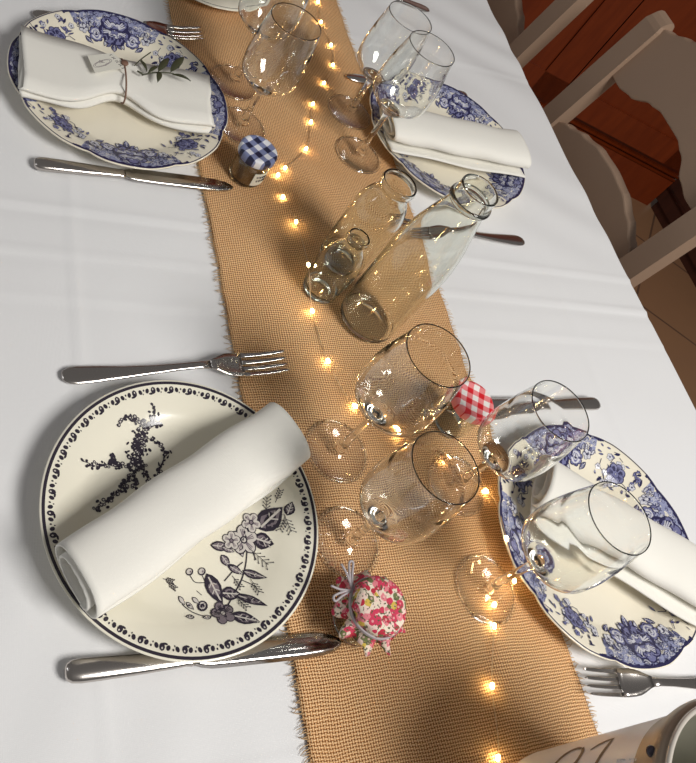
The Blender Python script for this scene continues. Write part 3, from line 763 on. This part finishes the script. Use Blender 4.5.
bottle('smallest empty glass bottle, bulbous with a narrow mouth, touched by the light string', (.4665, .5130, ZR),
       [(.0180, .0005), (.0210, .003), (.0222, .010), (.0236, .030), (.0246, .046), (.0240, .058), (.0205, .071), (.0148, .081), (.0118, .087), (.0116, .091), (.0128, .0935), (.0136, .0965), (.0128, .0995)], .0020, .0080)

# ------------------------------------------------------------------ jars
def jar(label, loc, r, h):
    t = thing('jam_jar', label, 'jar', loc, 0, 'little jam jars on the table')
    sm = [(p.x, p.z) for p in smooth_pts([(a, 0, z) for a, z in [(r * .86, .0005), (r * .96, .003), (r, .008), (r, h * .66), (r * .93, h * .80), (r * .86, h * .86), (r * .86, h - .003)]], 4)]
    inn = [(a - .0018, z) for a, z in sm if z > .005]
    b = MB(); b.lathe([(0, .002), (r * .7, .0012), (r * .8, 0)] + sm + [(sm[-1][0] - .0009, sm[-1][1] + .0004)] + inn[::-1] + [(inn[0][0] * .8, .0046), (0, .0050)], 56); b.build('glass_body', M_BOTTLE, t)
    return t
def lid(t, r, h, mat, ang, name='gingham_lid'):
    b = MB(); b.lathe([(r - .0025, h - .0125), (r - .0012, h - .0125), (r - .0004, h - .0115), (r, h - .0105), (r, h - .0030), (r - .001, h - .0012), (r - .003, h), (r - .006, h - .0003), (r - .008, h - .001), (0, h - .0008)], 56); b.build(name, mat, t, None, ang)
jb = jar('little jar with navy blue checked lid and paper label, by the knife tip', (.4020, .6760, ZR), .0215, .048)
lid(jb, .0240, .050, M_BLUECHK, 0)
b = MB(); b.lathe([(0, .0062), (.0186, .0062), (.0190, .010), (.0190, .030), (0, .030)], 40); b.build('honey', M_JAM, jb)
b = MB(); R = []
for i in range(9):
    a = radians(-92 + 60 * i / 8); R.append([(.0219 * cos(a), .0219 * sin(a), .0085), (.0222 * cos(a), .0222 * sin(a), .0085), (.0222 * cos(a), .0222 * sin(a), .0285), (.0219 * cos(a), .0219 * sin(a), .0285)])
b.rings(R, 0, True, (True, True), False); lb = b.build('paper_label', M_PAPER, jb)
b = MB()
for row, zz in enumerate((.0225, .0165)):
    for i in range(4):
        a0 = radians(-82 + 10 * i + 3 * row); P = [(.0223 * cos(a0 + q * .03), .0223 * sin(a0 + q * .03), zz + .0018 * (-1) ** q) for q in range(5)]; b.tube(P, .0004, 4)
b.build('handwriting', M_INK, lb)
jr = jar('little jar with red and white checked lid between the wine glasses', (.5905, .3455, ZR), .0215, .052)
lid(jr, .0245, .054, M_REDCHK, 0)
jf = jar('little jar topped with pink flowered cloth and tied with twine, by the knife blade', (.4110, .1470, ZR), .0225, .050)
b = MB(); R = []; ns = 96
for rr, z, wv in ((.0005, .0560, 0), (.010, .0560, 0), (.018, .0556, 0), (.0225, .0540, .0002), (.0240, .0505, .0005), (.0236, .0450, .0009), (.0232, .0415, .0010), (.0248, .0375, .0020), (.0285, .0330, .0036), (.0315, .0300, .0050)):
    row = []
    for j in range(ns):
        a = 2 * pi * j / ns; f = sin(9 * a + .5) + .55 * sin(14 * a + 2); q = rr + wv * f
        row.append((q * cos(a), q * sin(a), z + wv * .7 * sin(9 * a + 2.1) + (.0007 * sin(4 * a) * sin(rr * 300))))
    R.append(row)
b.rings(R[::-1], 0, True, (False, True)); cap = b.build('cloth_cap', M_LIBERTY, jf)
md = cap.modifiers.new('thick', 'SOLIDIFY'); md.thickness = .0007; md.offset = 1
b = MB()
for dz in (0, .0016):
    b.tube([(.0252 * cos(a), .0252 * sin(a), .0420 + dz + .0004 * sin(5 * a)) for a in (2 * pi * i / 48 for i in range(49))], .0010, 6, caps=False)
# bow loops and loose ends, on the side towards the foot of the nearest glass
for s in (-1, 1):
    c0 = Vector((.0252 * cos(radians(140)), .0252 * sin(radians(140)), .043)); d = Vector((cos(radians(140) + s * 1.25), sin(radians(140) + s * 1.25), .15)); o_ = Vector((cos(radians(140)), sin(radians(140)), .2))
    b.tube(smooth_pts([c0, c0 + d * .012 + o_ * .003, c0 + d * .021 + o_ * .004, c0 + d * .018 + o_ * .008, c0 + d * .006 + o_ * .004, c0], 5), .0011, 6)
    b.tube(smooth_pts([c0, c0 + d * .008 + o_ * .008, c0 + d * .012 + o_ * .016], 5), .0010, 6)
b.build('twine_bow', M_TWINE, jf)

# ------------------------------------------------------------------ string lights
PTS = [[0.6075, 1.14, .004], [0.6061, 1.0877, 0.004], [0.5987, 1.0356, 0.004], [0.6032, 0.9828, 0.004], [0.5942, 0.9348, 0.004], [0.567, 0.8878, 0.004], [0.5363, 0.8363, 0.004], [0.5239, 0.7979, 0.004], [0.5032, 0.7427, 0.004], [0.4629, 0.7007, 0.004], [0.4499, 0.6862, 0.004], [0.4491, 0.6497, 0.004], [0.4558, 0.6078, 0.008], [0.4395, 0.5225, 0.034], [0.4482, 0.4796, 0.006], [0.4529, 0.4158, 0.005], [0.4721, 0.3618, 0.005], [0.5167, 0.3296, 0.005], [0.5676, 0.2995, 0.0075], [0.6088, 0.2635, 0.005], [0.6053, 0.2428, 0.018], [0.5925, 0.204, 0.0285], [0.5974, 0.166, 0.014], [0.5692, 0.1472, 0.0075], [0.5629, 0.1286, 0.005], [0.5393, 0.0781, 0.005], [0.5221, 0.0222, 0.005], [.476, -.012, .005]]
sl = thing('string_lights', 'copper wire fairy lights glowing warm white along the runner', 'fairy lights', (.5, .5, TT))
W = [(x - .5, y - .5, z) for x, y, z in PTS]
b = MB(); b.tube(smooth_pts(W, 8), .00045, 6); b.build('wire', M_WIRE, sl)
NOB = (0, 20, 27)
for i, (x, y, z) in enumerate(W):
    if i in NOB: continue
    q0, q1 = Vector(W[max(i - 1, 0)]), Vector(W[min(i + 1, len(W) - 1)]); a = atan2((q1 - q0).y, (q1 - q0).x)
    b = MB(); b.ball((0, 0, 0), (.0030, .0019, .0019), 10, 7); o = b.build('bulb', M_LED, sl, (x, y, z + .0006), a)

# ------------------------------------------------------------------ bucket
bk = thing('ice_bucket', 'grey enamel bucket with brown lettering and flared rim in the bottom right corner', 'bucket', (.569, -.0635, ZR))
b = MB(); b.lathe([(0, .001), (.078, .001), (.081, .0), (.0835, .002), (.0840, .006), (.0840, .150), (.0843, .168)], 96); b.lathe([(.0815, .168), (.0815, .006), (0, .005)], 96, 1)
b.build('body', [M_BUCKET, M_BUCKETIN], bk)
b = MB(); b.lathe([(.0843, .166), (.0850, .172), (.0870, .180), (.0890, .188), (.0895, .193), (.0880, .197), (.0850, .199)], 96)
b.build('collar', M_COLLAR, bk)
b = MB(); b.lathe([(.0855, .1985), (.0858, .2005), (.0845, .2020), (.0825, .2015), (.0815, .1990), (.0815, .166), (.0843, .166)][:5] + [(.0815, .1985), (.0812, .168)], 96); b.build('lip', M_LIP, bk)
b = MB(); a = radians(134); b.ball((.0885 * cos(a), .0885 * sin(a), .1885), (.0045, .0045, .0032), 12, 8); b.build('rivet', M_INK, bk)
def cylpt(a, z, r=.0843): return (r * cos(radians(a)), r * sin(radians(a)), z)
b = MB()
def ink(L, w):
    P = [Vector((a, z, 0)) for a, z in L]; P = smooth_pts([(a / 1000 * 1.46, z, 0) for a, z in L], 6); n = len(P); R = []
    for i, q in enumerate(P):
        t = (P[min(i + 1, n - 1)] - P[max(i - 1, 0)]).normalized(); d = Vector((-t.y, t.x, 0)) * (w / 2) * (.55 + .45 * sin(pi * (i + .5) / n))
        R.append([cylpt((q + d).x * 1000 / 1.46, (q + d).y), cylpt((q - d).x * 1000 / 1.46, (q - d).y)])
    b.rings(R, 0, False, (False, False))
ink([(134, .062), (128, .0655), (122.6, .0700), (117, .074), (113.5, .0800), (112.5, .087), (114, .093)], .0042)
ink([(113.2, .094), (118, .0985), (124, .0985), (128, .095), (134, .091)], .0042); ink([(127, .0935), (129, .0985), (126.5, .1015)], .0055)
ink([(118, .108), (115, .114), (113, .121), (112.2, .129)], .0030); ink([(112.2, .1275), (118, .1275), (124, .1260), (130.5, .1236), (137, .1200)], .0040)
b.build('printed_letters', M_BPRINT, bk)
b = MB(); rg = random.Random(3)
for i in range(9):
    if i == 3: continue
    z = .1475 + .0034 * i; a = 131.0 + .35 * i
    b.tube([cylpt(a - .8, z), cylpt(a + .8, z + rg.uniform(-.0006, .0006))], .00045, 5)
    b.tube([cylpt(a + rg.uniform(-.7, .7), z), cylpt(a + rg.uniform(-.7, .7), z + .0016)], .0004, 5)
b.build('small_print', M_WPRINT, bk)

# ------------------------------------------------------------------ chairs
def make_chair(x, y):
    """y: the near face of the near post; the chair is tucked under the table with its back at the table edge"""
    r = thing('dining_chair', '', 'chair', (x, y, 0))
    def bx(z): return (0 if z > .45 else (.45 - z) * .10) + max(0, z - .45) * .185 - .043   # rake of the back
    for yy in (0, .368):
        b = MB(); R = []
        for z in [0, .15, .3, .45, .55, .65, .75, .85, .905]:
            c = bx(z) ; R.append([(c - .0165, yy, z), (c + .0165, yy, z), (c + .0165, yy + .043, z), (c - .0165, yy + .043, z)])
        for k, (dz, sh) in enumerate(((.010, .0145), (.018, .0095), (.022, .004))):   # rounded top
            z = .905 + dz; c = bx(z); R.append([(c - sh, yy + .003, z), (c + sh, yy + .003, z), (c + sh, yy + .040, z), (c - sh, yy + .040, z)])
        b.rings(R, 0, True, (True, True), False); b.build('back_post', M_CHAIR, r)
    def slat(name, top, bot, th, off):
        poly = bot + top[::-1]; b = MB(); n = len(poly)
        F = [(bx(z) + off - th / 2, yy, z) for yy, z in poly]; K = [(bx(z) + off + th / 2, yy, z) for yy, z in poly]
        m = len(bot)
        fs = [(i, i + 1, 2 * m - 2 - i, 2 * m - 1 - i) for i in range(m - 1)]
        b.add(F + K, fs + [tuple(q + n for q in f[::-1]) for f in fs] + [(i, (i + 1) % n, n + (i + 1) % n, n + i)[::-1] for i in range(n)], 0, False)
        o = b.build(name, M_CHAIR, r); md = o.modifiers.new('soft', 'BEVEL'); md.width = .003; md.segments = 2; md.limit_method = 'ANGLE'
    N_ = 40; ys = [.030 + (.381 - .030) * i / N_ for i in range(N_ + 1)]
    def curve(T): return [(yy, interp_s(T, abs(yy - .2055))) for yy in ys]
    def interp_s(T, d):
        for (a, z0), (c, z1) in zip(T, T[1:]):
            if d <= c: t = (d - a) / (c - a); t = t * t * (3 - 2 * t); return z0 + (z1 - z0) * t
        return T[-1][1]
    slat('crest_rail', curve([(0, .990), (.06, .975), (.115, .935), (.150, .919), (.176, .912)]), curve([(0, .838), (.03, .838), (.060, .830), (.1, .808), (.135, .800), (.176, .801)]), .020, .004)
    slat('lower_rail', curve([(0, .722), (.05, .719), (.10, .706), (.14, .690), (.176, .672)]), curve([(0, .600), (.05, .600), (.10, .592), (.176, .590)]), .020, .004)
    b = MB(); b.box((-.235, .2055, .442), (.40, .40, .030)); o = b.build('seat', M_CHAIR, r); md = o.modifiers.new('soft', 'BEVEL'); md.width = .008; md.segments = 3
    for yy in (.025, .386):
        b = MB(); b.box((-.405, yy, .2135), (.036, .036, .427)); b.build('front_leg', M_CHAIR, r)
        b = MB(); b.box((-.205, yy, .16), (.375, .022, .028)); b.build('stretcher', M_CHAIR, r)
    b = MB(); b.box((-.20, .2055, .16), (.022, .34, .024)); b.build('stretcher', M_CHAIR, r)
    return r
ch = make_chair(1.170, .663); ch['label'] = 'taupe painted wooden chair with shaped back rails, nearer of the two at the right'; ch['group'] = 'taupe chairs along the right side'
again(ch, (1.170, 1.221, 0), 0, 'taupe painted wooden chair at the top, farther chair mostly hidden by the table')

# ------------------------------------------------------------------ wooden furniture
AR = thing('wooden_cabinet', 'reddish brown mahogany cabinet with grooved doors standing behind the chairs', 'cabinet', (2.45, 1.583, 0), atan2(-.39, .92))
b = MB(); b.box((-1.1, .30, .05 + .012), (2.2, .56, .124)); b.build('plinth', M_RED, AR)
b = MB(); b.box((-1.1, .31, 1.06), (2.2, .56, 1.876)); b.build('carcass', M_RED, AR)
b = MB()
for z in (.130, .146): b.tube([(-2.2, .024, z), (0, .024, z)], .006, 8)
b.build('moulding', M_RED, AR)
for k in range(4):
    x1 = -.006 - k * .545; x0 = x1 - .541; d = MB(); d.box(((x0 + x1) / 2, .020, 1.07), (x1 - x0, .026, 1.78)); dr = d.build('door', M_RED, AR)
    d = MB()
    for cx, cz, sx, sz in ((x0 + .045, 1.07, .09, 1.78), (x1 - .045, 1.07, .09, 1.78), ((x0 + x1) / 2, .225, x1 - x0, .09), ((x0 + x1) / 2, 1.915, x1 - x0, .09)): d.box((cx, .005, cz), (sx, .012, sz))
    d.build('door_frame', M_RED, dr)
CH = thing('wooden_chest', 'dark mahogany chest beside the reddish cabinet, a strip of its side showing', 'chest', (2.463, 1.115, 0))
b = MB(); b.box((.30, .245, .46), (.60, .49, .84)); b.build('carcass', M_DARKRED, CH)
b = MB(); b.box((.30, .245, .02), (.58, .47, .04)); b.build('plinth', M_DARKRED, CH)
b = MB()
for z in (.10, .16): b.tube([(0, .0, z), (0, .49, z)], .006, 8)
b.build('moulding', M_DARKRED, CH)

# ------------------------------------------------------------------ light
def area(name, loc, target, size, power, color):
    l = bpy.data.lights.new(name, 'AREA'); l.shape = 'RECTANGLE'; l.size, l.size_y = size; l.energy = power; l.color = color
    o = bpy.data.objects.new(name, l); COL.objects.link(o); o.location = loc
    o.rotation_euler = (Vector(target) - Vector(loc)).to_track_quat('-Z', 'Y').to_euler(); return o
area('window_light', (1.15, -.80, TT + 1.75), (.5, .4, TT), (.75, .8), 39, (1.0, .975, .93))
area('left_window_light', (-1.5, .9, TT + 1.0), (.4, .5, TT), (.16, 1.2), 2.3, (.93, .96, 1.0))
w = bpy.data.worlds.new('world'); scene.world = w; w.use_nodes = True
w.node_tree.nodes['Background'].inputs[0].default_value = (1.0, .965, .94, 1); w.node_tree.nodes['Background'].inputs[1].default_value = .125
vs = scene.view_settings; vs.view_transform = 'Standard'; vs.look = 'None'; vs.gamma = 1; vs.use_curve_mapping = False; vs.exposure = 0.22
scene.cycles.sample_clamp_indirect = 0
